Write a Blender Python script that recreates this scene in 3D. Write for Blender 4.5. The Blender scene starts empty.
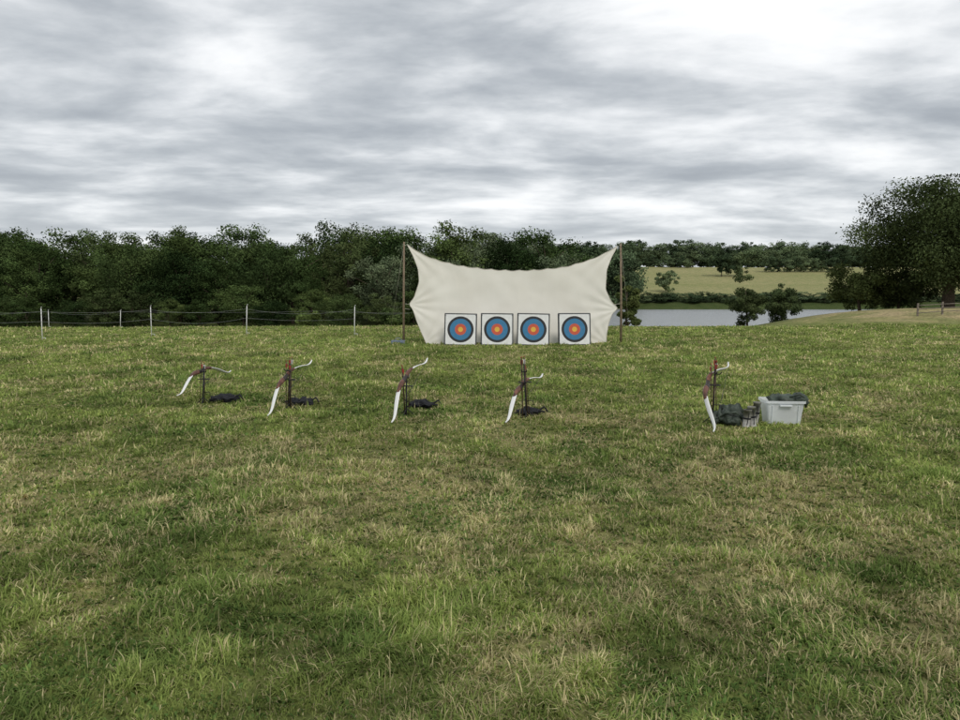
import bpy, math, random
import numpy as np
from mathutils import Vector, Matrix
R = math.radians
rng = np.random.default_rng(7)
random.seed(7)
scene = bpy.context.scene
scene.view_settings.view_transform = 'Standard'
scene.view_settings.look = 'None'
scene.view_settings.exposure = 0
scene.view_settings.gamma = 1

# ------------------------------------------------------------ noise
_tabs = {}
def _tab(seed):
    if seed not in _tabs:
        _tabs[seed] = np.random.default_rng(1000+seed).random((256,256))
    return _tabs[seed]
def vnoise(x, y, seed=0):
    t = _tab(seed)
    xi = np.floor(x).astype(np.int64); yi = np.floor(y).astype(np.int64)
    fx = x-xi; fy = y-yi
    fx = fx*fx*(3-2*fx); fy = fy*fy*(3-2*fy)
    a = t[xi & 255, yi & 255]; b = t[(xi+1) & 255, yi & 255]
    c = t[xi & 255, (yi+1) & 255]; d = t[(xi+1) & 255, (yi+1) & 255]
    return (a*(1-fx)+b*fx)*(1-fy)+(c*(1-fx)+d*fx)*fy
def fbm(x, y, octv=4, seed=0):
    s = 0; a = 1; tot = 0
    for i in range(octv):
        ang = 0.6*i
        xr = x*math.cos(ang)-y*math.sin(ang); yr = x*math.sin(ang)+y*math.cos(ang)
        s = s + a*vnoise(xr*2**i+17.3*i, yr*2**i-9.1*i, seed+i)
        tot += a; a *= 0.55
    return s/tot
def sm(a, b, x):
    t = np.clip((x-a)/(b-a), 0, 1)
    return t*t*(3-2*t)

# ------------------------------------------------------------ terrain height
def H(x, y):
    x = np.asarray(x, float); y = np.asarray(y, float)
    near = 1-sm(60, 90, y)
    z = near*(0.10*(fbm(x*.22, y*.22, 3, 5)-.5) + 0.03*(fbm(x*1.4, y*1.4, 3, 9)-.5))
    edge = 36+14*sm(15, 25, x)+2.5*(fbm(x*.06, y*0+3, 2, 12)-.5)
    z = z-2.3*sm(edge-4, edge+36, y)
    z = z+.60*sm(18,27,x-0.1*(y-42))*sm(38,47,y)*(1-sm(56,66,y))
    z = z-1.5*sm(76, 85, y)*(1-sm(186, 194, y))*sm(4, 16, x-(y-90)*.02)
    z = z+1.2*sm(190, 197, y)
    z = z+13.6*np.clip((y-196)/158, 0, 1)**1.15*(1+0.1*(fbm(x*.01, y*.01, 2, 3)-.5))
    z = z+0.012*np.clip(y-360, 0, 3000)
    z = z+sm(197, 240, y)*0.8*(fbm(x*.03, y*.03, 3, 21)-.5)
    return z
def h1(x, y): return float(H(np.array([x]), np.array([y]))[0])

# fields shared by turf and blades
def dryness(x, y):
    n = fbm(x*.55+3, y*.38, 4, 31)
    m = fbm(x*2.6, y*2.1, 4, 37)
    band = np.exp(-((y-6.0-0.12*x)/1.8)**2)*np.exp(-((x-.2)/3.6)**2)
    d = sm(.42, .74, n*.45+m*.55+.13*band-.03*sm(14,24,y))
    return np.clip(d, 0, 1)
def lush(x, y):
    return sm(.5, .70, fbm(x*.9+40, y*.8+11, 4, 51)+.05*(1-sm(3,5.5,y)))

# ------------------------------------------------------------ mesh helpers
class MB:
    def __init__(s): s.v=[]; s.f=[]; s.m=[]; s.sm=[]
    def add(s, vs, fs, mat=0, smooth=True):
        o=len(s.v); s.v.extend([tuple(v) for v in vs])
        for f in fs:
            s.f.append([i+o for i in f]); s.m.append(mat); s.sm.append(smooth)
    def tube(s, pts, rad, n=8, mat=0, caps=True):
        pts=[Vector(p) for p in pts]
        if not hasattr(rad,'__len__'): rad=[rad]*len(pts)
        vs=[]; fs=[]
        up=Vector((0,0,1)); prev=None
        for i,p in enumerate(pts):
            t=(pts[min(i+1,len(pts)-1)]-pts[max(i-1,0)]).normalized()
            if prev is None:
                a=t.cross(up)
                if a.length<1e-3: a=t.cross(Vector((1,0,0)))
            else:
                a=prev-t*prev.dot(t)
            a.normalize(); prev=a; b=t.cross(a)
            for k in range(n):
                g=2*math.pi*k/n
                vs.append(p+(a*math.cos(g)+b*math.sin(g))*rad[i])
        for i in range(len(pts)-1):
            for k in range(n):
                fs.append([i*n+k, i*n+(k+1)%n, (i+1)*n+(k+1)%n, (i+1)*n+k])
        if caps:
            fs.append(list(range(n))[::-1]); fs.append([(len(pts)-1)*n+k for k in range(n)])
        s.add(vs,fs,mat)
    def box(s, c, e, mat=0, M=None):
        vs=[]
        for dz in (-1,1):
            for dx,dy in ((-1,-1),(1,-1),(1,1),(-1,1)):
                v=Vector((dx*e[0]/2,dy*e[1]/2,dz*e[2]/2))
                if M is not None: v=M@v
                vs.append(Vector(c)+v)
        s.add(vs,[[3,2,1,0],[4,5,6,7],[0,1,5,4],[1,2,6,5],[2,3,7,6],[3,0,4,7]],mat,False)
    def obj(s, name, mats, parent=None, loc=(0,0,0), bevel=0):
        me=bpy.data.meshes.new(name); me.from_pydata(s.v,[],s.f); me.update()
        me.polygons.foreach_set('material_index', s.m)
        me.polygons.foreach_set('use_smooth', s.sm)
        for m in mats: me.materials.append(m)
        o=bpy.data.objects.new(name,me); scene.collection.objects.link(o); o.location=loc
        if parent: o.parent=parent
        if bevel:
            b=o.modifiers.new('b','BEVEL'); b.width=bevel; b.segments=2; b.limit_method='ANGLE'
        return o
def empty(name, loc=(0,0,0)):
    e=bpy.data.objects.new(name,None); scene.collection.objects.link(e); e.location=loc; e.empty_display_size=.2
    return e

# ------------------------------------------------------------ material helpers
def newmat(name):
    m=bpy.data.materials.new(name); m.use_nodes=True
    nt=m.node_tree; return m, nt, nt.nodes['Principled BSDF']
def simple(name, col, rough=.6, metal=0, nscale=20, var=.25, bump=0, spec=.3, trans=0, col2=None):
    m,nt,p=newmat(name)
    N=nt.nodes; L=nt.links
    tc=N.new('ShaderNodeTexCoord'); nz=N.new('ShaderNodeTexNoise'); nz.inputs['Scale'].default_value=nscale
    nz.inputs['Detail'].default_value=6
    L.new(tc.outputs['Object'],nz.inputs['Vector'])
    cr=N.new('ShaderNodeValToRGB'); L.new(nz.outputs['Fac'],cr.inputs['Fac'])
    cr.color_ramp.elements[0].position=.3; cr.color_ramp.elements[1].position=.7
    c2 = col2 if col2 else tuple(c*(1+var) for c in col)
    c1 = tuple(c*(1-var) for c in col) if not col2 else col
    cr.color_ramp.elements[0].color=(*c1,1); cr.color_ramp.elements[1].color=(*c2,1)
    L.new(cr.outputs['Color'],p.inputs['Base Color'])
    p.inputs['Roughness'].default_value=rough; p.inputs['Metallic'].default_value=metal
    p.inputs['Specular IOR Level'].default_value=spec
    if bump:
        b=N.new('ShaderNodeBump'); b.inputs['Strength'].default_value=bump; b.inputs['Distance'].default_value=.02
        L.new(nz.outputs['Fac'],b.inputs['Height']); L.new(b.outputs['Normal'],p.inputs['Normal'])
    return m
def attr_leaf(name, translucent=.35, mul=(1,1,1), objvar=False):
    m=bpy.data.materials.new(name); m.use_nodes=True; nt=m.node_tree; N=nt.nodes; L=nt.links
    N.clear()
    out=N.new('ShaderNodeOutputMaterial')
    d=N.new('ShaderNodeBsdfDiffuse')
    a=N.new('ShaderNodeAttribute'); a.attribute_name='Col'
    mu=N.new('ShaderNodeMix'); mu.data_type='RGBA'; mu.blend_type='MULTIPLY'; mu.inputs[0].default_value=1
    L.new(a.outputs['Color'],mu.inputs[6]); mu.inputs[7].default_value=(*mul,1)
    src=mu.outputs[2]
    if objvar:
        oi=N.new('ShaderNodeObjectInfo'); hs=N.new('ShaderNodeHueSaturation')
        mr=N.new('ShaderNodeMapRange'); mr.inputs[3].default_value=.6; mr.inputs[4].default_value=1.75
        L.new(oi.outputs['Random'],mr.inputs[0]); L.new(mr.outputs[0],hs.inputs['Value'])
        mr2=N.new('ShaderNodeMapRange'); mr2.inputs[3].default_value=.52; mr2.inputs[4].default_value=.485
        L.new(oi.outputs['Random'],mr2.inputs[0]); L.new(mr2.outputs[0],hs.inputs['Hue'])
        L.new(src,hs.inputs['Color']); src=hs.outputs['Color']
    L.new(src,d.inputs['Color'])
    if translucent>0:
        mx=N.new('ShaderNodeMixShader'); mx.inputs[0].default_value=translucent
        t=N.new('ShaderNodeBsdfTranslucent'); L.new(src,t.inputs['Color'])
        L.new(d.outputs[0],mx.inputs[1]); L.new(t.outputs[0],mx.inputs[2]); L.new(mx.outputs[0],out.inputs[0])
    else: L.new(d.outputs[0],out.inputs[0])
    return m

def np_mesh(name, verts, faces_flat, face_sizes, cols, mat):
    me=bpy.data.meshes.new(name)
    nv=len(verts); nl=len(faces_flat); nf=len(face_sizes)
    me.vertices.add(nv); me.vertices.foreach_set('co', verts.astype(np.float32).ravel())
    me.loops.add(nl); me.loops.foreach_set('vertex_index', faces_flat.astype(np.int32))
    me.polygons.add(nf)
    starts=np.concatenate([[0],np.cumsum(face_sizes)[:-1]]).astype(np.int32)
    me.polygons.foreach_set('loop_start', starts)
    me.update(calc_edges=True)
    at=me.color_attributes.new('Col','FLOAT_COLOR','POINT')
    c4=np.ones((nv,4),np.float32); c4[:,:3]=cols
    at.data.foreach_set('color', c4.ravel())
    if mat: me.materials.append(mat)
    return me

# ------------------------------------------------------------ GROUND
def axis(spec):
    out=[]
    for a,b,st in spec:
        out.append(np.arange(a,b,st))
    return np.concatenate(out)
pos=axis([(0,10,.14),(10,24,.4),(24,60,1.2),(60,160,4),(160,400,12),(400,3001,100)])
xs=np.concatenate([-pos[:0:-1],pos])
ys=axis([(-600,-60,60),(-60,-4,5),(-4,1,.8),(1,12,.11),(12,26,.22),(26,60,.55),(60,130,1.6),(130,220,2),(220,420,6),(420,3200,90)])
X,Y=np.meshgrid(xs,ys,indexing='xy'); Z=H(X,Y)
nx,ny=len(xs),len(ys)
V=np.stack([X.ravel(),Y.ravel(),Z.ravel()],1)
i=np.arange(nx-1); j=np.arange(ny-1); I,J=np.meshgrid(i,j)
q=np.stack([J*nx+I,J*nx+I+1,(J+1)*nx+I+1,(J+1)*nx+I],-1).reshape(-1,4)
x,y=V[:,0],V[:,1]
dr=dryness(x,y)[:,None]; lu=lush(x,y)[:,None]
base=np.array([.165,.20,.062]); dry=np.array([.34,.31,.15]); dk=np.array([.10,.135,.042])
C=base*(1-dr*.75)+dry*dr*.75; C=C*(1-lu*.35)+dk*lu*.35
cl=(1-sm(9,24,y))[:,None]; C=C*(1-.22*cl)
bk=(sm(18,23,x-0.12*(y-40))*sm(38,42,y)*(1-sm(58,64,y)))[:,None]*(.45+.55*sm(.35,.6,fbm(x*.5,y*.9,3,66)))[:,None]
C=C*(1-bk*.85)+np.array([.38,.32,.19])*bk*.85
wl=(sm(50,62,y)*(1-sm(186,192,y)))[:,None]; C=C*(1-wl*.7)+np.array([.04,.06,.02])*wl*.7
fm=sm(198,215,y)[:,None]; n=fbm(x*.02,y*.05,4,61)[:,None]
mead=np.array([.20,.23,.09])*(1-n*.9)+np.array([.34,.32,.17])*n*.9
C=C*(1-fm)+mead*fm
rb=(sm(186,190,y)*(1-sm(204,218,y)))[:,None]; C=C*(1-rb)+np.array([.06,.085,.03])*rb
C=np.clip(C,0.01,1)
gm,nt,p=newmat('meadow_ground_mat'); N=nt.nodes; L=nt.links
a=N.new('ShaderNodeAttribute'); a.attribute_name='Col'
tc=N.new('ShaderNodeTexCoord')
n1=N.new('ShaderNodeTexNoise'); n1.inputs['Scale'].default_value=5; n1.inputs['Detail'].default_value=9; n1.inputs['Roughness'].default_value=.7
n2=N.new('ShaderNodeTexNoise'); n2.inputs['Scale'].default_value=.6; n2.inputs['Detail'].default_value=6
L.new(tc.outputs['Object'],n1.inputs['Vector']); L.new(tc.outputs['Object'],n2.inputs['Vector'])
cr=N.new('ShaderNodeValToRGB'); cr.color_ramp.elements[0].position=.36; cr.color_ramp.elements[0].color=(.5,.5,.5,1)
cr.color_ramp.elements[1].position=.66; cr.color_ramp.elements[1].color=(1.5,1.42,1.35,1)
L.new(n1.outputs['Fac'],cr.inputs['Fac'])
cr2=N.new('ShaderNodeValToRGB'); cr2.color_ramp.elements[0].position=.35; cr2.color_ramp.elements[0].color=(.85,.92,.85,1)
cr2.color_ramp.elements[1].position=.65; cr2.color_ramp.elements[1].color=(1.2,1.12,1.18,1)
L.new(n2.outputs['Fac'],cr2.inputs['Fac'])
m1=N.new('ShaderNodeMix'); m1.data_type='RGBA'; m1.blend_type='MULTIPLY'; m1.inputs[0].default_value=1
m2=N.new('ShaderNodeMix'); m2.data_type='RGBA'; m2.blend_type='MULTIPLY'; m2.inputs[0].default_value=1
L.new(a.outputs['Color'],m1.inputs[6]); L.new(cr.outputs['Color'],m1.inputs[7])
L.new(m1.outputs[2],m2.inputs[6]); L.new(cr2.outputs['Color'],m2.inputs[7]); L.new(m2.outputs[2],p.inputs['Base Color'])
p.inputs['Roughness'].default_value=.95; p.inputs['Specular IOR Level'].default_value=.05
b=N.new('ShaderNodeBump'); b.inputs['Strength'].default_value=.5; b.inputs['Distance'].default_value=.05
L.new(n1.outputs['Fac'],b.inputs['Height']); L.new(b.outputs['Normal'],p.inputs['Normal'])
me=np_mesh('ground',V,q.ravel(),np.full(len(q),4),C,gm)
me.polygons.foreach_set('use_smooth',[True]*len(q))
ground=bpy.data.objects.new('ground',me); scene.collection.objects.link(ground)

# ------------------------------------------------------------ GRASS
def make_grass():
    rho0=19000.; p_=1.65; th=R(43)
    r0,r1=1.8,44.
    k=2-p_
    tot=int(rho0*2.5**p_*(r1**k-r0**k)/k*2*th)
    u=rng.random(tot); r=(r0**k+u*(r1**k-r0**k))**(1/k)
    t=(rng.random(tot)*2-1)*th
    x=r*np.sin(t); y=r*np.cos(t)
    cx=vnoise(x*11,y*11,71); cy=vnoise(x*11,y*11,72)
    x=x+(cx-.5)*.10; y=y+(cy-.5)*.10
    z=H(x,y)
    dr=dryness(x,y); lu=lush(x,y)
    tuft=fbm(x*4.2,y*4.2,3,81)
    tf2=sm(.60,.74,fbm(x*2.1+5,y*2.1,3,87))          # scattered coarse tussocks
    mid=fbm(x*1.3+7,y*1.1,3,83)
    n=len(x)
    ln=(.025+.055*sm(.42,.75,tuft)+.014*lu+.035*tf2)*(.55+.9*rng.random(n))
    ln*=1+.2*sm(8,20,r)
    w=.0034*(r/2.5)**.82*(.7+.7*rng.random(n))
    isdry=rng.random(n)<(.09+.58*dr*(1-.5*tf2))
    stalk=rng.random(n)<.004
    weed=(rng.random(n)<.05+.28*lu*(fbm(x*1.7+9,y*1.7,3,91)>.52))&(r<16)
    ln=np.where(stalk,.09+.08*rng.random(n),ln); w=np.where(stalk,w*.6,w)
    ln=np.where(weed,.022+.026*rng.random(n),ln); w=np.where(weed,w*2.8,w)
    az=rng.random(n)*2*np.pi*.75+vnoise(x*5,y*5,74)*2*np.pi*1.3
    lean=np.where(stalk,.15+.5*rng.random(n),.45+1.1*rng.random(n)**.8)
    lean=np.where(weed,.8+.7*rng.random(n),lean)
    dx,dy=np.cos(az),np.sin(az)
    wa=az+np.pi/2+(rng.random(n)-.5)*.8
    wx,wy=np.cos(wa)*w,np.sin(wa)*w
    l1=lean*.6; l2=lean*1.35
    mx=x+dx*np.sin(l1)*ln*.5; my=y+dy*np.sin(l1)*ln*.5; mz=z+np.cos(l1)*ln*.5
    tx=mx+dx*np.sin(l2)*ln*.5; ty=my+dy*np.sin(l2)*ln*.5; tz=mz+np.cos(l2)*ln*.5
    z0=z-.004
    P=np.stack([np.stack([x-wx*.5,y-wy*.5,z0],1),np.stack([x+wx*.5,y+wy*.5,z0],1),
                np.stack([mx+wx*.5,my+wy*.5,mz],1),np.stack([mx-wx*.5,my-wy*.5,mz],1),
                np.stack([tx,ty,tz],1)],1).reshape(-1,3)
    o=(np.arange(n)*5)[:,None]
    F=np.concatenate([o+np.array([0,1,2,3]),o+np.array([3,2,4])],1).ravel()
    S=np.tile([4,3],n)
    g1=np.array([.20,.265,.066]); g2=np.array([.31,.355,.11]); g3=np.array([.115,.185,.050]); s1=np.array([.60,.54,.30]); s2=np.array([.42,.36,.19])
    a=rng.random(n)[:,None]; c=g1*(1-a)+g2*a
    lm=np.clip(lu*.5+.35*tf2,0,.8)[:,None]; c=c*(1-lm)+g3*lm
    wc=np.where(weed[:,None],g3*1.05*(.8+.5*a),c)
    dc=s1*a+s2*(1-a)
    c=np.where((isdry&~weed)[:,None]|stalk[:,None],dc,wc)
    c=c*(.7+.6*rng.random(n))[:,None]
    big=fbm(x*.18,y*.18,3,95)[:,None]; c=c*(.88+.3*big)*(.86+.3*sm(.3,.7,mid))[:,None]*(.78+.42*sm(.3,.7,tuft))[:,None]
    cols=np.repeat(c,5,axis=0)
    me=np_mesh('grass',P,F,S,cols,attr_leaf('grass_blade_mat',.35))
    ob=bpy.data.objects.new('grass',me); scene.collection.objects.link(ob)
    print('blades',n)
make_grass()

# ------------------------------------------------------------ WATER
wm,nt,p=newmat('river_water_mat'); N=nt.nodes; L=nt.links
p.inputs['Base Color'].default_value=(.33,.35,.36,1); p.inputs['Roughness'].default_value=.22; p.inputs['IOR'].default_value=1.33
tc=N.new('ShaderNodeTexCoord'); mp=N.new('ShaderNodeMapping'); mp.inputs['Scale'].default_value=(.5,1.6,1)
nz=N.new('ShaderNodeTexNoise'); nz.inputs['Scale'].default_value=1.2; nz.inputs['Detail'].default_value=6
L.new(tc.outputs['Object'],mp.inputs[0]); L.new(mp.outputs[0],nz.inputs['Vector'])
b=N.new('ShaderNodeBump'); b.inputs['Strength'].default_value=1; b.inputs['Distance'].default_value=.7
L.new(nz.outputs['Fac'],b.inputs['Height']); L.new(b.outputs['Normal'],p.inputs['Normal'])
mb=MB(); mb.add([(-5,60,-2.75),(400,60,-2.75),(400,215,-2.75),(-5,215,-2.75)],[[0,1,2,3]],0,False)
mb.obj('river_water',[wm])

# ------------------------------------------------------------ TREES
bark=simple('bark_mat',(.09,.07,.05),.9,nscale=12,var=.4,bump=.6,spec=.1)
leafw=attr_leaf('woodland_leaf_mat',0,mul=(1.35,1.35,1.45),objvar=True)
leaf_far_haze=attr_leaf('far_leaf_haze_mat',0,mul=(1.8,1.8,2.5),objvar=True)  # lighter, bluer multiplier: distance haze painted into the leaf colour
leafo=attr_leaf('oak_leaf_mat',.2,mul=(1.5,1.5,1.6))

def crown(rs, h, rad, nclump, nleaf, leaf, base=.12, col=(.05,.075,.02), shape=1.0, outl=.35):
    g=np.random.default_rng(rs)
    cen=[]; cr=[]
    while len(cen)<nclump:
        v=g.normal(size=3); v/=np.linalg.norm(v); rr=g.random()**(.45)
        zz=v[2]*rr
        k=1.0 if zz>0 else 1.0-.15*abs(zz)
        px=v[0]*rr*rad*k*(1+outl*(g.random()-.5)); py=v[1]*rr*rad*k*(1+outl*(g.random()-.5))
        hz=h*(base+(1-base)*(.5+.5*zz))*(.97+.06*g.random())
        cen.append((px,py,hz)); cr.append(rad*(.16+.20*g.random()))
    cen=np.array(cen); cr=np.array(cr)
    wgt=cr**2; wgt/=wgt.sum()
    ci=g.choice(nclump,nleaf,p=wgt)
    d=g.normal(size=(nleaf,3)); d/=np.linalg.norm(d,axis=1)[:,None]
    rr=(g.random(nleaf)**.5)[:,None]*(1+.16*g.normal(size=(nleaf,1))*.5)
    P=cen[ci]+d*rr*cr[ci][:,None]*np.array([1,1,.72])
    P[:,2]=np.clip(P[:,2],.1,h*1.04)
    nrm=d*.6+g.normal(size=(nleaf,3))*.6+np.array([0,0,.35]); nrm/=np.linalg.norm(nrm,axis=1)[:,None]
    a=np.cross(nrm,g.normal(size=(nleaf,3))); a/=np.linalg.norm(a,axis=1)[:,None]; b=np.cross(nrm,a)
    s=(leaf*(.6+.8*g.random(nleaf)))[:,None]
    Q=np.stack([P-a*s*.6,P-b*s*.32,P+a*s*.6,P+b*s*.32],1).reshape(-1,3)
    cb=(.6+.85*g.random(nclump))[ci][:,None]; lb=(.7+.6*g.random(nleaf))[:,None]
    tint=g.random(nclump)[ci][:,None]
    c=np.array(col)*(1-tint*.35)+np.array([col[0]*1.5,col[1]*1.25,col[2]*1.1])*tint*.35
    c=c*cb*lb
    return Q,np.repeat(c,4,axis=0),cen,cr
def leaf_mesh(name,Q,c,mat):
    n=len(Q)//4
    return np_mesh(name,Q,np.arange(4*n),np.full(n,4),c,mat)
def limbs(mb,cen,h,rad,nl=12,tr=.03,seed=1,base=.12):
    g=random.Random(seed)
    r0=h*tr
    top=h*.72
    tp=[(0,0,-.4),(0,0,0),(g.uniform(-.1,.1),g.uniform(-.1,.1),h*.2),(g.uniform(-.3,.3),g.uniform(-.3,.3),h*.45),(g.uniform(-.4,.4),g.uniform(-.3,.3),top)]
    mb.tube(tp,[r0*1.5,r0*1.15,r0*.85,r0*.6,r0*.2],10)
    idx=list(range(len(cen))); g.shuffle(idx)
    for k in idx[:nl]:
        c=Vector(cen[k]); z0=min(c.z*.6, top*.9); z0=max(z0,h*.12)
        s=Vector((0,0,z0)); m=(s+c)/2+Vector((g.uniform(-.3,.3),g.uniform(-.3,.3),.25*h*.1))
        mb.tube([s,m,c],[r0*.45,r0*.28,r0*.08],6)

variants=[]
specs=[(11,10.,4.2,70,13000,.21,.06,(.030,.048,.015)),
       (12,10.,3.6,60,11500,.20,.08,(.036,.055,.017)),
       (13,10.,4.8,80,15000,.22,.05,(.026,.042,.014)),
       (14,10.,3.2,55,11000,.19,.06,(.040,.055,.020)),
       (15,10.,4.0,60,12000,.21,.05,(.070,.092,.048))]
def tree_from(spec, mats, name):
    rs,h,rad,nc,nl,lf,bs,col=spec
    Q,c,cen,cr=crown(rs,h,rad,nc,nl,lf,bs,col,outl=.6)
    lm=leaf_mesh(name+'_foliage',Q,c,mats)
    mb=MB(); limbs(mb,cen,h,rad,10,.018,rs)
    tm=bpy.data.meshes.new(name+'_trunk'); tm.from_pydata(mb.v,[],mb.f); tm.materials.append(bark); tm.update()
    return lm,tm
for k,s_ in enumerate(specs):
    variants.append(tree_from(s_,leafw,'woodland%d'%k))
far_variants=[]
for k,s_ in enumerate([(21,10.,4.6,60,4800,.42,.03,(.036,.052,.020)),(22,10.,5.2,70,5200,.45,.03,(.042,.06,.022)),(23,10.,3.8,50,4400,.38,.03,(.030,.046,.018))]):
    far_variants.append(tree_from(s_,leaf_far_haze,'fartree%d'%k))
def inst(var,parent,x,y,sc,sz=None,z=None,rot=None):
    lm,tm=var
    zz=h1(x,y) if z is None else z
    rt=random.uniform(0,6.28) if rot is None else rot
    for me_,nm in ((lm,'foliage'),(tm,'trunk')):
        o=bpy.data.objects.new(nm,me_); scene.collection.objects.link(o)
        o.parent=parent; o.location=(x,y,zz-.1); o.rotation_euler=(0,0,rt); o.scale=(sc,sc,sz if sz else sc)

wood=empty('woodland_trees')
for row,(yy,hh) in enumerate(((86,10.0),(95,11.1),(106,12.4),(118,13.3))):
    xx=-115.
    while xx<9+row*1.5:
        y_=yy+random.uniform(-3,3)
        hs=hh+random.uniform(-1.8,1.1)
        if row==0: hs-=random.uniform(0,2.8)
        s=hs/10
        v=variants[random.choice([0,1,2,3,0,1,2,0])]
        if xx>-14 and random.random()<.75: v=variants[4]
        inst(v,wood,xx+random.uniform(-1,1),y_,s*random.uniform(.85,1.1),s)
        xx+=random.uniform(4.0,6.4)
xx=-112.
while xx<12:
    s=random.uniform(.3,.5); inst(random.choice(variants[:4]),wood,xx,random.uniform(78,82),s*1.4,s); xx+=random.uniform(3,4.6)
for k in range(16):
    f=k/15
    xx=10+f*26; yy=125+f*75
    if 186>yy>0: yy=200+f*10; xx=yy*(.06+.13*f)
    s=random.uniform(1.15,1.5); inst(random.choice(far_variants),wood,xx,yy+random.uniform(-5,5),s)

fw=empty('distant_tree_line')
xx=0.
while xx<330:
    for row in range(3):
        yy=370+row*16+random.uniform(-6,6)
        s=random.uniform(.75,1.25)+.10*row
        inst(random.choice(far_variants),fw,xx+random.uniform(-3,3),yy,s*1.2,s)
    xx+=random.uniform(5.5,8)
hd=empty('meadow_hedge')
for (x0,x1,yy,s0) in ((119,148,325,.62),(60,95,352,.45)):
    xx=x0
    while xx<x1:
        s=s0*random.uniform(.75,1.2); inst(random.choice(far_variants),hd,xx,yy+random.uniform(-2,2),s*1.2,s); xx+=3.6
rd=empty('riverbank_scrub')
xx=8.
while xx<125:
    s=random.uniform(.15,.30); inst(random.choice(far_variants),rd,xx,197+random.uniform(-1.5,2.5),s*2.1,s); xx+=random.uniform(1.1,2.2)

def tree_obj(name,x,y,h,rad,nc,nl,lf,bs,col,seed,mat,tr=.03,nlimb=12,outl=.35):
    e=empty(name,(x,y,h1(x,y)-.05))
    Q,c,cen,cr=crown(seed,h,rad,nc,nl,lf,bs,col,outl=outl)
    o=bpy.data.objects.new('foliage',leaf_mesh('foliage',Q,c,mat)); scene.collection.objects.link(o); o.parent=e
    mb=MB(); limbs(mb,cen,h,rad,nlimb,tr,seed); mb.obj('trunk',[bark],e)
    return e
oak=(.042,.058,.022)
tree_obj('oak_tree',32.2,54,8.8,5.3,130,64000,.15,.16,oak,41,leafo,.045,26,.5)
tree_obj('oak_tree',40.5,58,9.2,5.4,90,30000,.20,.14,oak,42,leafo,.04,18,.5)
tree_obj('hawthorn_bush',27.6,57,3.8,2.4,50,14000,.14,.0,(.05,.066,.022),43,leafo,.03,8,.6)
tree_obj('hawthorn_bush',30.4,57,3.4,2.3,44,12000,.14,.0,(.045,.06,.022),44,leafo,.03,8,.6)
tree_obj('willow_bush',25.6,75,5.0,1.75,40,12000,.14,.0,(.055,.075,.03),45,leafo,.02,10,.6)
tree_obj('willow_bush',29.0,75.5,4.9,1.9,40,12000,.14,.0,(.05,.07,.028),46,leafo,.02,10,.6)
tree_obj('willow_bush',12.9,69,5.6,1.3,30,8000,.18,.0,(.07,.09,.03),47,leafo,.02,8)
tree_obj('field_tree',56.3,235,7.2,3.2,40,6000,.36,.0,(.06,.08,.03),48,leaf_far_haze,.02,8)
tree_obj('field_tree',93,303,9.4,4.4,40,6000,.45,.0,(.035,.052,.02),49,leaf_far_haze,.02,8)
tree_obj('field_tree',99.5,304,10.4,4.6,40,6000,.45,.0,(.04,.055,.02),50,leaf_far_haze,.02,8)
tree_obj('bramble_bush',-9.6,43.5,1.15,1.0,22,4500,.10,.0,(.07,.10,.03),52,leafo,.02,5)
tree_obj('bramble_bush',-5.2,45,1.2,1.3,22,4500,.10,.0,(.05,.075,.025),53,leafo,.02,5)

# ------------------------------------------------------------ CANVAS BACKSTOP
cm,nt,p=newmat('canvas_mat'); N=nt.nodes; L=nt.links
tc=N.new('ShaderNodeTexCoord')
nz=N.new('ShaderNodeTexNoise'); nz.inputs['Scale'].default_value=1.3; nz.inputs['Detail'].default_value=7
L.new(tc.outputs['Object'],nz.inputs['Vector'])
cr=N.new('ShaderNodeValToRGB'); cr.color_ramp.elements[0].color=(.79,.76,.68,1); cr.color_ramp.elements[1].color=(.86,.835,.76,1)
cr.color_ramp.elements[0].position=.3; cr.color_ramp.elements[1].position=.7
L.new(nz.outputs['Fac'],cr.inputs['Fac']); L.new(cr.outputs['Color'],p.inputs['Base Color'])
p.inputs['Roughness'].default_value=.85; p.inputs['Specular IOR Level'].default_value=.1
n3=N.new('ShaderNodeTexNoise'); n3.inputs['Scale'].default_value=60; L.new(tc.outputs['Object'],n3.inputs['Vector'])
b=N.new('ShaderNodeBump'); b.inputs['Strength'].default_value=.12; b.inputs['Distance'].default_value=.01
L.new(n3.outputs['Fac'],b.inputs['Height']); L.new(b.outputs['Normal'],p.inputs['Normal'])
tr=N.new('ShaderNodeBsdfTranslucent'); L.new(cr.outputs['Color'],tr.inputs['Color'])
mx=N.new('ShaderNodeMixShader'); mx.inputs[0].default_value=.2
out=N['Material Output']; L.new(p.outputs[0],mx.inputs[1]); L.new(tr.outputs[0],mx.inputs[2]); L.new(mx.outputs[0],out.inputs[0])
wood_pole=simple('pole_wood_mat',(.20,.15,.10),.7,nscale=15,var=.3,bump=.2)
ropem=simple('rope_mat',(.5,.47,.4),.9)
dark=simple('dark_metal_mat',(.02,.02,.022),.45,nscale=40)
sheet=empty('canvas_backstop',(0,0,0))
NU,NV=180,90
uu,vv=np.meshgrid(np.linspace(0,1,NU),np.linspace(0,1,NV))
ltx=np.interp(vv,[0,.1,.22,.34,.40,.46,.62,.75,.88,1],[-1.62,-1.76,-1.92,-2.04,-2.18,-2.02,-1.86,-1.90,-2.05,-2.25])
rtx=np.interp(vv,[0,.1,.2,.30,.36,.42,.55,.75,.88,1],[3.84,3.86,3.92,4.03,4.22,4.02,3.84,3.88,4.04,4.24])
def smooth_rows(A):
    ker=np.array([1,3,4,3,1])/12.; col=np.pad(A[:,0],2,mode='edge'); return np.convolve(col,ker,'valid')[:,None]*np.ones((1,A.shape[1]))
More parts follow.
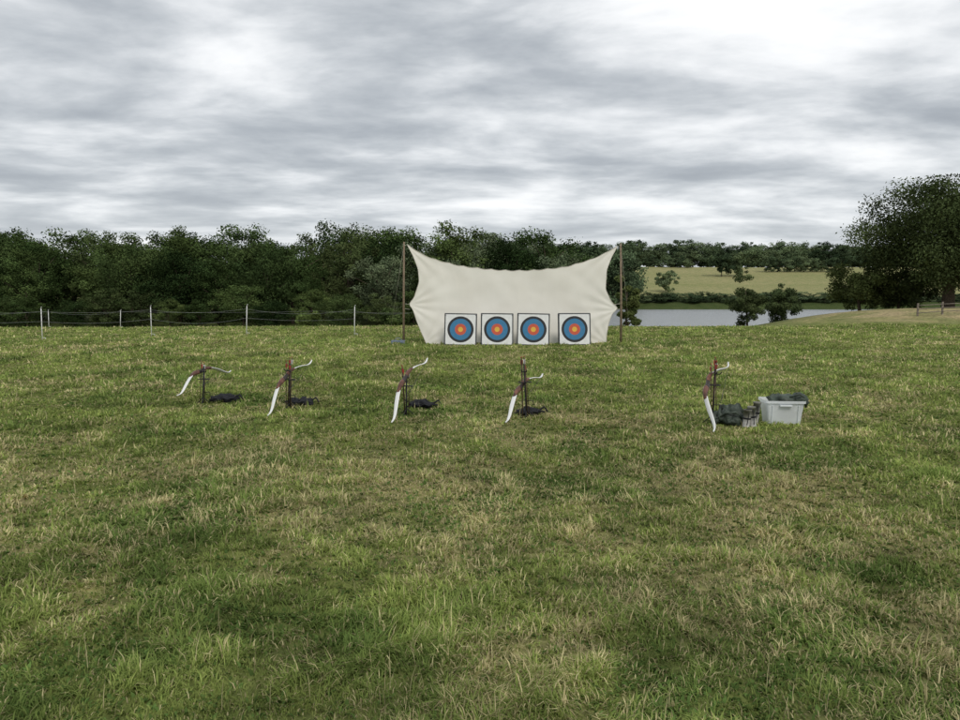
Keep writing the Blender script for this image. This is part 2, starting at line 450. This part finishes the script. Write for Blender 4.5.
ltx=smooth_rows(ltx); rtx=smooth_rows(rtx)
xx=ltx*(1-uu)+rtx*uu
topz=np.interp(uu[0],[0,.05,.12,.25,.4,.5,.6,.75,.88,.95,1],[3.05,2.82,2.61,2.40,2.29,2.26,2.27,2.36,2.60,2.81,3.0])
topz=np.convolve(np.pad(topz,6,mode='reflect',reflect_type='odd'),np.ones(13)/13,'valid')
topz=topz-.035*np.abs(np.sin(uu[0]*math.pi*15))*np.sin(uu[0]*math.pi)**.5
botz=H(np.linspace(-1.7,3.9,NU),np.full(NU,23.75))
zz=botz[None,:]*(1-vv)+topz[None,:]*vv
bul=np.sin(uu*math.pi)*np.sin(vv*math.pi)
yy=23.75+.55*vv+.10*bul
for (ax,az_,fr,am) in ((-2.25,3.0,20,.022),(4.24,3.0,20,.022),(-2.2,1.2,16,.018),(4.24,1.05,16,.018),(-1.7,0,14,.015),(3.9,0,14,.015)):
    ang=np.arctan2(zz-az_,xx-ax); dist=np.hypot(xx-ax,zz-az_)
    yy=yy+am*np.sin(ang*fr)*np.exp(-dist/1.0)*np.clip(dist*2,0,1)
yy=yy+.012*np.sin(uu*math.pi*15)*np.exp(-(1-vv)*7)+.05*(fbm(xx*.9,zz*.9,3,5)-.5)*2
yy=yy+.014*np.sin(uu*40+2*vv)*np.exp(-vv*8)
mb=MB(); vs=[(xx[j,i],yy[j,i],zz[j,i]) for j in range(NV) for i in range(NU)]
fs=[[j*NU+i,j*NU+i+1,(j+1)*NU+i+1,(j+1)*NU+i] for j in range(NV-1) for i in range(NU-1)]
mb.add(vs,fs); so=mb.obj('sheet',[cm],sheet)
mb=MB()
for path in ([vs[(NV-1)*NU+i] for i in range(0,NU,2)],[vs[j*NU] for j in range(0,NV,2)],[vs[j*NU+NU-1] for j in range(0,NV,2)]):
    mb.tube(path,.009,5)
mb.obj('hem',[ropem],sheet)
mb=MB()
zl=h1(-2.34,24.2); zr=h1(4.33,24.1)
mb.tube([(-2.36,24.15,zl-.2),(-2.35,24.2,1.5),(-2.34,24.34,3.12)],[.038,.034,.028],10)
mb.tube([(4.34,24.05,zr-.2),(4.34,24.15,1.5),(4.33,24.32,3.08)],[.038,.034,.028],10)
mb.obj('poles',[wood_pole],sheet)
mb=MB()
for px_,py_,dx_ in ((-2.34,24.34,-1.3),(4.33,24.32,1.4)):
    mb.tube([(px_,py_,3.05),(px_+dx_*.6,py_+2.6,0.0)],.004,5)
for z_,xl,xr in ((1.2,-2.17,4.1),(1.05,-2.14,4.2),(3.0,-2.25,4.24)):
    mb.tube([(xl,24.1,z_),(-2.35,24.18,z_+.03)],.006,5); mb.tube([(xr,24.1,z_),(4.34,24.12,z_+.03)],.006,5)
mb.obj('guy_ropes',[ropem],sheet)
mb=MB(); mb.box((-2.5,23.9,zl+.05),(.42,.2,.1)); mb.tube([(-2.62,23.9,zl+.1),(-2.55,23.9,zl+.17),(-2.45,23.9,zl+.17),(-2.38,23.9,zl+.1)],.01,6)
mb.obj('pole_weight',[simple('weight_mat',(.16,.2,.27),.5)],sheet,bevel=.01)

# ------------------------------------------------------------ TARGETS
tm,nt,p=newmat('target_face_mat'); N=nt.nodes; L=nt.links
tc=N.new('ShaderNodeTexCoord'); sp=N.new('ShaderNodeSeparateXYZ'); L.new(tc.outputs['Object'],sp.inputs[0])
cb=N.new('ShaderNodeCombineXYZ'); L.new(sp.outputs[0],cb.inputs[0]); L.new(sp.outputs[2],cb.inputs[2])
ln=N.new('ShaderNodeVectorMath'); ln.operation='LENGTH'; L.new(cb.outputs[0],ln.inputs[0])
dv=N.new('ShaderNodeMath'); dv.operation='DIVIDE'; dv.inputs[1].default_value=.46; L.new(ln.outputs['Value'],dv.inputs[0])
cr=N.new('ShaderNodeValToRGB'); cr.color_ramp.interpolation='CONSTANT'; L.new(dv.outputs[0],cr.inputs['Fac'])
e=cr.color_ramp.elements; e[0].position=0; e[0].color=(.74,.45,.06,1); e[1].position=.16; e[1].color=(.56,.10,.05,1)
for ps,c in ((.36,(.04,.19,.36,1)),(.68,(.02,.022,.025,1)),(.84,(.76,.77,.76,1))):
    k=e.new(ps); k.color=c
nz=N.new('ShaderNodeTexNoise'); nz.inputs['Scale'].default_value=9; nz.inputs['Detail'].default_value=6; L.new(tc.outputs['Object'],nz.inputs['Vector'])
mr=N.new('ShaderNodeMapRange'); mr.inputs[3].default_value=.74; mr.inputs[4].default_value=1.12; L.new(nz.outputs['Fac'],mr.inputs[0])
mu=N.new('ShaderNodeVectorMath'); mu.operation='SCALE'; L.new(cr.outputs['Color'],mu.inputs[0]); L.new(mr.outputs[0],mu.inputs['Scale'])
L.new(mu.outputs[0],p.inputs['Base Color']); p.inputs['Roughness'].default_value=.7
foam=simple('target_boss_mat',(.05,.055,.06),.9,nscale=30,bump=.4)
for (tx,ty) in ((-.585,23.05),(.50,23.0),(1.56,22.96),(2.79,22.98)):
    z0=h1(tx,ty)
    e_=empty('archery_target',(tx,ty,z0)); e_.rotation_euler=(R(-9),R(random.uniform(-1.2,1.2)),R(random.uniform(-3,3)))
    mb=MB(); mb.box((0,0.05,.47),(.96,.10,.96)); mb.obj('boss',[foam],e_,bevel=.012)
    o_=MB(); n_=14; vs_=[]
    for j in range(n_+1):
        for i in range(n_+1):
            X_=(i/n_-.5)*.89; Z_=(j/n_-.5)*.89
            vs_.append((X_,-.004-.003*abs(math.sin(X_*9+Z_*5)),Z_))
    o_.add(vs_,[[j*(n_+1)+i,j*(n_+1)+i+1,(j+1)*(n_+1)+i+1,(j+1)*(n_+1)+i] for j in range(n_) for i in range(n_)])
    o_.obj('paper_face',[tm],e_,loc=(0,0,.47))
    mb=MB()
    for sx in (-.44,.44):
        for sz in (.05,.89): mb.tube([(sx,-.015,sz),(sx,.02,sz)],.010,6)
    mb.obj('face_pins',[dark],e_)
    mb=MB()
    for sx in (-.3,.3): mb.tube([(sx,.11,.8),(sx,.42,.07)],.018,6)
    mb.obj('rear_props',[wood_pole],e_)

# ------------------------------------------------------------ BOWS, QUIVERS, BAGS
limb_m=simple('limb_white_mat',(.78,.78,.76),.35,nscale=8,var=.05,spec=.5)
riser_m=simple('riser_wood_mat',(.13,.055,.035),.4,nscale=14,var=.7,spec=.4)
grip_m=simple('riser_dark_mat',(.03,.02,.016),.4,nscale=18,var=.3,spec=.5)
str_m=simple('bowstring_mat',(.05,.05,.05),.6)
red_m=simple('fletch_red_mat',(.38,.03,.03),.6)
shaft_m=simple('arrow_shaft_mat',(.08,.05,.03),.5)
wht_m=simple('fletch_white_mat',(.7,.7,.68),.6)
bagm=simple('bag_cloth_mat',(.018,.019,.022),.85,nscale=14,var=.4,bump=.5)
olive=simple('olive_cloth_mat',(.05,.065,.05),.5,nscale=10,var=.7,bump=.6)

def bow(Lp,Up,Db,length_w=.058,defl=.8):
    Lp=Vector(Lp); Up=Vector(Up); A=(Up-Lp); ln_=A.length; A.normalize()
    D=Vector(Db); D=(D-A*D.dot(A)).normalized(); W=A.cross(D).normalized()
    e_=empty('recurve_bow',Lp)
    ks=[0,.03,.07,.13,.2,.28,.35,.40,.44,.5,.56,.60,.65,.72,.8,.87,.93,.97,1]
    kd=[.012,.004,.008,.036,.076,.115,.142,.150,.146,.138,.146,.150,.142,.115,.076,.030,.002,0.0,.014]
    ss=np.linspace(0,1,81); dd=np.interp(ss,ks,kd)*defl
    ker=np.array([1,2,3,3,3,2,1])/15.; dp=np.pad(dd,3,mode='edge'); dd=np.convolve(dp,ker,'valid')
    def sect(i0,i1,wf,tf,mat,mb):
        vs_=[];fs_=[]
        cnt=0
        for i in range(i0,i1+1):
            s=ss[i]; w_=wf(s)/2; t_=tf(s)/2
            a_=ss[min(i+1,80)]-ss[max(i-1,0)]; b_=(dd[min(i+1,80)]-dd[max(i-1,0)])
            T=(A*a_+D*b_).normalized(); Nn=W.cross(T).normalized()
            if Nn.dot(D)<0: Nn=-Nn
            c=A*(s*ln_)+D*(dd[i]*ln_)
            for aw,at in ((-1,-.5),(-.7,-1),(.7,-1),(1,-.5),(1,.5),(.7,1),(-.7,1),(-1,.5)):
                vs_.append(c+W*(w_*aw)+Nn*(t_*at))
            cnt+=1
        for i in range(cnt-1):
            for k in range(8): fs_.append([i*8+k,i*8+(k+1)%8,(i+1)*8+(k+1)%8,(i+1)*8+k])
        fs_.append(list(range(7,-1,-1))); fs_.append([(cnt-1)*8+k for k in range(8)])
        mb.add(vs_,fs_,mat)
    lw=lambda s: length_w*np.interp(min(s,1-s),[0,.02,.06,.2,.33],[.28,.4,.6,1,1.05])
    lt=lambda s: .013
    mb=MB(); sect(0,26,lw,lt,0,mb); mb.obj('lower_limb',[limb_m],e_)
    mb=MB(); sect(54,80,lw,lt,0,mb); mb.obj('upper_limb',[limb_m],e_)
    rw=lambda s: np.interp(s,[.31,.36,.46,.5,.54,.6,.69],[.046,.040,.034,.026,.028,.036,.046])
    rt=lambda s: np.interp(s,[.31,.36,.41,.46,.5,.54,.6,.64,.69],[.026,.045,.06,.062,.055,.046,.046,.04,.026])
    mb=MB(); sect(25,37,rw,rt,0,mb); sect(37,44,rw,lambda s: rt(s)*.96,1,mb); sect(44,55,rw,rt,0,mb)
    for i in (27,53):
        c=A*(ss[i]*ln_)+D*(dd[i]*ln_); mb.tube([c-D*.022,c+D*.024],.009,8,1)
    mb.obj('riser',[riser_m,grip_m],e_)
    mb=MB()
    a0=A*(ss[2]*ln_)+D*((dd[2]-.008)*ln_); a1=A*(ss[78]*ln_)+D*((dd[78]-.008)*ln_)
    mb.tube([a0,(a0+a1)/2,a1],.0022,5); m_=(a0+a1)/2; mb.tube([m_-A*.07,m_+A*.07],.004,6)
    mb.obj('bowstring',[str_m],e_)
    return e_
def quiver(x,y,h,narr,seed):
    g=random.Random(seed); z=h1(x,y)
    e_=empty('ground_quiver',(x,y,z)); e_.rotation_euler=(R(g.uniform(-3,3)),R(g.uniform(-4,4)),g.uniform(-.5,.5))
    mb=MB(); mb.tube([(0,0,-.1),(0,0,h*.94)],.011,8)
    ring=lambda cx,cy,cz,r: [(cx+r*math.cos(t*math.pi/8),cy+r*math.sin(t*math.pi/8),cz) for t in range(17)]
    mb.tube(ring(0.04,0,h*.62,.04),.006,6); mb.tube(ring(-.04,0,h*.62,.04),.006,6)
    mb.tube([(0,0,h*.30),(.09,0,h*.30),(.09,0,h*.22)],.006,6)
    mb.tube([(0,0,h*.80),(-.03,-.05,h*.80),(-.03,-.09,h*.84)],.007,6)
    mb.tube([(0,0,h*.80),(.03,-.05,h*.80),(.03,-.09,h*.84)],.007,6)
    for k in range(3):
        t=k*2.09+.4; mb.tube([(0,0,.10),(.11*math.cos(t),.11*math.sin(t),0.0)],.006,6)
    mb.obj('stand',[dark],e_)
    mb=MB()
    for k in range(narr):
        bx=.03*(1 if k%2 else -1)
        b0=Vector((bx+g.uniform(-.03,.03),g.uniform(-.03,.03),.01)); t0=Vector((bx+g.uniform(-.03,.03),g.uniform(-.03,.03),h*g.uniform(.93,1.06)))
        mb.tube([b0,t0],.005,6,0)
        ax=(t0-b0).normalized(); 
        for q_ in range(3):
            an=q_*2.094+g.random(); dr_=Vector((math.cos(an),math.sin(an),0))
            p0=t0-ax*.10; p1=t0-ax*.03
            mb.add([p0,p0+dr_*.013+ax*.02,p1+dr_*.017,p1],[[0,1,2,3]],1 if k!=1 else 2,False)
        mb.tube([t0,t0+ax*.012],.005,6,1)
    mb.obj('arrows',[shaft_m,red_m,wht_m],e_)
def lump(mb,c,s,seed,mat=0,rot=0,amp=.5):
    n1_,n2_=28,16; vs_=[]; fs_=[]
    g=np.random.default_rng(seed); ox,oy=g.random(2)*50
    for j in range(n2_+1):
        ph=math.pi*j/n2_
        for i in range(n1_):
            th=2*math.pi*i/n1_
            d=Vector((math.sin(ph)*math.cos(th),math.sin(ph)*math.sin(th),math.cos(ph)))
            k=1+amp*(float(fbm(np.array([d.x*2.2+ox+d.z]),np.array([d.y*2.2+oy-d.z*1.3]),3,seed%40)[0])-.5)*2
            X_,Y_,Z_=d.x*s[0]*k,d.y*s[1]*k,max(d.z*k,-.6)*s[2]
            vs_.append((c[0]+X_*math.cos(rot)-Y_*math.sin(rot),c[1]+X_*math.sin(rot)+Y_*math.cos(rot),c[2]+Z_))
    for j in range(n2_):
        for i in range(n1_): fs_.append([j*n1_+i,(j+1)*n1_+i,(j+1)*n1_+(i+1)%n1_,j*n1_+(i+1)%n1_])
    mb.add(vs_,fs_,mat)
def bag(x,y,seed,s=1,name='quiver_bag'):
    g=random.Random(seed); e_=empty(name,(x,y,h1(x,y)))
    mb=MB(); lump(mb,(0,0,.04),(.15*s,.10*s,.065*s),seed,0,g.uniform(-.6,.6),.8)
    lump(mb,(-.12*s,-.03,.035),(.09*s,.06*s,.05*s),seed+1,0,g.uniform(-1,1),.8); mb.obj('pouch',[bagm],e_)
    mb=MB()
    pts=[(-.18*s+.36*s*t/10+.02*math.sin(t*2),-.12+.05*math.sin(t*.9+seed),.04+.03*abs(math.sin(t*1.3))) for t in range(11)]
    mb.tube(pts,.012,6); mb.tube([(.12*s,0,.05),(.2*s,.03,.10),(.25*s,.0,.04)],.014,6)
    mb.obj('strap',[bagm],e_)

bow((-4.06,10.42,.20),(-3.75,11.74,.40),(-.35,0,1),defl=.95)
bow((-2.69,9.84,h1(-2.69,9.84)+.03),(-2.38,11.06,.62),(-.35,0,1))
bow((-1.05,9.24,h1(-1.05,9.24)+.03),(-.70,10.46,.70),(-.35,0,1))
bow((.31,9.24,h1(.31,9.24)+.03),(.845,10.44,.49),(-.3,0,1))
bow((2.64,8.71,h1(2.64,8.71)+.03),(3.15,9.86,.70),(-1,0,.75),defl=1.1)
quiver(-3.96,11.1,.58,2,1); quiver(-2.585,10.55,.68,5,2); quiver(-.955,10.05,.62,3,3); quiver(.594,9.85,.74,4,4); quiver(2.83,9.45,.76,5,5)
bag(-3.72,11.35,11); bag(-2.53,11.0,14); bag(-.78,10.75,17,1); bag(.66,10.15,19,.9)

# crate
plm=bpy.data.materials.new('crate_plastic_mat'); plm.use_nodes=True; nt=plm.node_tree; N=nt.nodes; L=nt.links; p=N['Principled BSDF']
p.inputs['Base Color'].default_value=(.88,.91,.93,1); p.inputs['Roughness'].default_value=.3
tb=N.new('ShaderNodeBsdfTransparent'); tb.inputs[0].default_value=(.95,.97,.98,1)
tl=N.new('ShaderNodeBsdfTranslucent'); tl.inputs[0].default_value=(.90,.93,.95,1)
ma=N.new('ShaderNodeMixShader'); ma.inputs[0].default_value=.25; mbx=N.new('ShaderNodeMixShader'); mbx.inputs[0].default_value=.18
L.new(p.outputs[0],ma.inputs[1]); L.new(tl.outputs[0],ma.inputs[2]); L.new(ma.outputs[0],mbx.inputs[1]); L.new(tb.outputs[0],mbx.inputs[2])
L.new(mbx.outputs[0],N['Material Output'].inputs[0])
cx,cy=3.66,9.42; cz=h1(cx,cy)
e_=empty('plastic_storage_box',(cx,cy,cz)); e_.rotation_euler=(0,0,R(-6))
def shell(mb,w0,d0,w1,d1,z0,z1,mat=0):
    def ringv(w,d,z,r=.03):
        out=[]
        for sx,sy,a0 in ((1,1,0),(-1,1,90),(-1,-1,180),(1,-1,270)):
            for k in range(4):
                a=R(a0+30*k); out.append((sx*(w/2-r)+r*math.cos(a),sy*(d/2-r)+r*math.sin(a),z))
        return out
    rings=[ringv(w0,d0,z0),ringv((w0+w1)/2,(d0+d1)/2,(z0+z1)/2),ringv(w1,d1,z1-.03),ringv(w1+.03,d1+.03,z1-.03),ringv(w1+.03,d1+.03,z1)]
    vs_=[v for r_ in rings for v in r_]; n=16; fs_=[]
    for j in range(len(rings)-1):
        for i in range(n): fs_.append([j*n+i,j*n+(i+1)%n,(j+1)*n+(i+1)%n,(j+1)*n+i])
    fs_.append(list(range(n))[::-1])
    mb.add(vs_,fs_,mat,False)
mb=MB(); shell(mb,.38,.29,.44,.36,.0,.29); mb.obj('tub',[plm],e_)
mb=MB()
for k in (-2,2): mb.box((k*.075,-.168-.004,.13),(.008,.012,.22),M=Matrix.Rotation(R(6.5),3,'X'))
mb.box((0,-.195,.235),(.14,.03,.02)); mb.obj('ribs_and_handle',[plm],e_,bevel=.003)
mb=MB(); lump(mb,(.03,.0,.25),(.17,.13,.10),33,0,.2,.6); lump(mb,(.17,-.06,.28),(.10,.11,.08),35,0,.2,.6)
lump(mb,(-.08,.03,.28),(.08,.08,.06),38,0,.2,.6); lump(mb,(.05,-.07,.11),(.09,.05,.08),36,0,0,.4)
mb.tube([(.06,-.12,.33),(.16,-.17,.37),(.26,-.12,.31),(.27,-.05,.20)],.012,6)
mb.obj('contents',[olive],e_)
# pile of kit
ex=empty('kit_bag',(3.05,9.36,h1(3.05,9.36)))
mb=MB(); lump(mb,(0,0,.09),(.12,.12,.12),61,0,.3,.8); lump(mb,(-.13,.06,.08),(.11,.09,.09),62,0,.8,.8); lump(mb,(.05,.16,.12),(.12,.09,.11),63,0,.1,.8); lump(mb,(-.02,-.10,.05),(.09,.07,.06),64,0,.1,.8)
mb.tube([(-.22,.0,.05),(-.12,-.08,.15),(.0,-.12,.17),(.1,-.08,.08)],.012,6)
mb.obj('fabric',[olive],ex)
tub=simple('quiver_tube_mat',(.36,.35,.32),.35,metal=.2,nscale=7,var=.45)
for k,(qx,qy,hh,tl_) in enumerate(((3.15,9.18,.22,.02),(3.24,9.20,.25,-.02),(3.335,9.42,.27,.03))):
    eq=empty('arrow_tube',(qx,qy,h1(qx,qy)-.01)); mb=MB()
    mb.tube([(0,0,0),(0,0,.02),(tl_*.1,0,.02),(tl_,0,hh-.02),(tl_,0,hh-.02),(tl_,0,hh)],[.045,.048,.043,.043,.049,.049],16,0,False)
    mb.tube([(tl_,0,hh-.012),(tl_,0,hh-.010)],[.044,.044],16,1)
    mb.obj('tube',[tub,bagm],eq)
    mb=MB(); mb.tube([(.0,-.048,.04),(.0+tl_*.4,-.062,.12),(tl_,-.048,hh-.04)],.004,6); mb.tube([(tl_*.45,0,hh*.47),(tl_*.55,0,hh*.55)],[.0465,.0465],16); mb.obj('strap',[bagm],eq)

# ------------------------------------------------------------ ELECTRIC FENCE
post_m=simple('fence_post_mat',(.74,.74,.72),.5,var=.08)
tape_m=simple('fence_cord_mat',(.30,.31,.30),.8)
fe=empty('electric_fence')
line=[(-30,24.2),(-23,24.9),(-14.5,25.9),(-11.8,28.1),(-8.45,28.3),(-4.53,28.2)]
far_=[(-30,36),(-21.2,38.5),(-17.6,38.3),(-8,38.5),(0,38.6)]
def post(mb,x,y,h=1.05):
    z=h1(x,y); lx=random.uniform(-.05,.05)
    mb.tube([(x,y,z-.1),(x+lx*.5,y,z+h*.5),(x+lx,y,z+h)],[.014,.016,.014],8)
    mb.tube([(x+lx,y,z+h),(x+lx*1.3,y,z+h+.05),(x+lx*1.3+.03,y,z+h+.05)],.009,6)
    mb.tube([(x,y,z+.08),(x+.11,y,z+.08),(x+.11,y,z-.02)],.009,6)
    for q_ in (.35,.6,.85): mb.tube([(x,y-.02,z+q_),(x+.03,y-.035,z+q_+.02)],.006,5)
mb=MB()
for p_ in line: post(mb,*p_)
for p_ in far_[1:3]: post(mb,*p_,h=.85)
mb.obj('posts',[post_m],fe)
mb=MB()
def cords(pl,hs,sag,r=.0028):
    for k in range(len(pl)-1):
        (xa,ya),(xb,yb)=pl[k],pl[k+1]; za,zb=h1(xa,ya),h1(xb,yb)
        for q_,hh in enumerate(hs):
            sg=sag*(1+.5*math.sin(k*2.1+q_*1.7))
            mb.tube([(xa+(xb-xa)*t/10,ya+(yb-ya)*t/10-.02,za+(zb-za)*t/10+hh-sg*4*(t/10)*(1-t/10)) for t in range(11)],r,4)
cords(line,(.95,.62),.12); cords(far_,(.8,),.1); cords([(-4.53,28.2),(-2.3,25.5)],(.9,),.06)
mb.obj('cords',[tape_m],fe)

# wooden hurdle fence at right by the oak
wf=empty('wooden_fence'); fwm=simple('weathered_wood_mat',(.20,.17,.14),.9,nscale=10,var=.35,bump=.3)
mb=MB(); pts=[(24.0+k*1.5,43.0+.25*k) for k in range(10)]
for (a_,b_) in pts: mb.box((a_,b_,h1(a_,b_)+.28),(.08,.08,.85))
for k in range(9):
    (xa,ya),(xb,yb)=pts[k],pts[k+1]
    for hh in (.18,.38,.58): mb.tube([(xa,ya-.07,h1(xa,ya)+hh),(xb,yb-.07,h1(xb,yb)+hh)],.022,6)
mb.obj('posts_and_rails',[fwm],wf)

# ------------------------------------------------------------ WORLD
w=bpy.data.worlds.new('World'); scene.world=w; w.use_nodes=True; nt=w.node_tree; N=nt.nodes; L=nt.links; N.clear()
SUN_EL,SUN_AZ=46,163
out=N.new('ShaderNodeOutputWorld'); bg=N.new('ShaderNodeBackground'); bg2=N.new('ShaderNodeBackground'); mix=N.new('ShaderNodeMixShader')
sky=N.new('ShaderNodeTexSky'); sky.sky_type='NISHITA'; sky.sun_disc=False; sky.sun_elevation=R(SUN_EL); sky.sun_rotation=R(SUN_AZ)
L.new(sky.outputs[0],bg.inputs[0]); bg.inputs[1].default_value=.1
tc=N.new('ShaderNodeTexCoord'); sp=N.new('ShaderNodeSeparateXYZ'); L.new(tc.outputs['Generated'],sp.inputs[0])
def M(op,a,b_=None,c=None,cl=False):
    n=N.new('ShaderNodeMath'); n.operation=op; n.use_clamp=cl
    for i_,v in enumerate((a,b_,c)):
        if v is None: continue
        if isinstance(v,(int,float)): n.inputs[i_].default_value=v
        else: L.new(v,n.inputs[i_])
    return n.outputs[0]
zc=M('ADD',M('MAXIMUM',sp.outputs[2],0.0),.12)
cb=N.new('ShaderNodeCombineXYZ'); L.new(M('DIVIDE',sp.outputs[0],zc),cb.inputs[0]); L.new(M('DIVIDE',sp.outputs[1],zc),cb.inputs[1])
def noise(scale,detail,rough,dist,mapscale=(1,1,1),loc=(0,0,0)):
    mp=N.new('ShaderNodeMapping'); mp.inputs['Scale'].default_value=mapscale; mp.inputs['Location'].default_value=loc
    L.new(cb.outputs[0],mp.inputs[0])
    n=N.new('ShaderNodeTexNoise'); n.inputs['Scale'].default_value=scale; n.inputs['Detail'].default_value=detail
    n.inputs['Roughness'].default_value=rough; n.inputs['Distortion'].default_value=dist
    L.new(mp.outputs[0],n.inputs['Vector']); return n.outputs['Fac']
a1=noise(1.25,8,.52,.3,(.85,1.1,1),(5.1,2.9,0)); a2=noise(4.2,6,.55,.2,(.9,1.1,1),(8.,2.,0)); a3=noise(.45,3,.5,0,(1,1,1),(2.2,5.,0))
den=M('ADD',M('ADD',M('MULTIPLY',a1,.64),M('MULTIPLY',a2,.14)),M('MULTIPLY',a3,.22))
cr=N.new('ShaderNodeValToRGB'); L.new(den,cr.inputs['Fac']); cr.color_ramp.interpolation='B_SPLINE'
e=cr.color_ramp.elements; e[0].position=.34; e[0].color=(.30,.325,.36,1); e[1].position=.66; e[1].color=(.98,.985,.985,1)
for ps,c in ((.42,(.37,.40,.435,1)),(.475,(.47,.50,.53,1)),(.53,(.64,.665,.69,1)),(.59,(.84,.855,.87,1))):
    k=e.new(ps); k.color=c
hz=M('POWER',M('SUBTRACT',1.0,M('MAXIMUM',sp.outputs[2],0.0)),16)
mh=N.new('ShaderNodeMix'); mh.data_type='RGBA'; L.new(M('MULTIPLY',hz,.62),mh.inputs[0]); L.new(cr.outputs['Color'],mh.inputs[6]); mh.inputs[7].default_value=(.72,.755,.78,1)
L.new(mh.outputs[2],bg2.inputs[0]); bg2.inputs[1].default_value=1.15
mix.inputs[0].default_value=.95
L.new(bg.outputs[0],mix.inputs[1]); L.new(bg2.outputs[0],mix.inputs[2]); L.new(mix.outputs[0],out.inputs[0])

sd=bpy.data.lights.new('sun','SUN'); sd.energy=1.5; sd.angle=R(18); sd.color=(1,.95,.88)
so=bpy.data.objects.new('sun',sd); scene.collection.objects.link(so)
dirv=Vector((math.sin(R(SUN_AZ))*math.cos(R(SUN_EL)),math.cos(R(SUN_AZ))*math.cos(R(SUN_EL)),math.sin(R(SUN_EL))))
so.rotation_euler=dirv.to_track_quat('Z','Y').to_euler()

# ------------------------------------------------------------ CAMERA
cd=bpy.data.cameras.new('camera'); cam=bpy.data.objects.new('camera',cd); scene.collection.objects.link(cam)
cd.sensor_width=36; cd.lens=29.36; cd.clip_end=6000; cd.clip_start=.05
cam.location=(0,0,1.6); cam.rotation_euler=(R(85),0,0)
scene.camera=cam
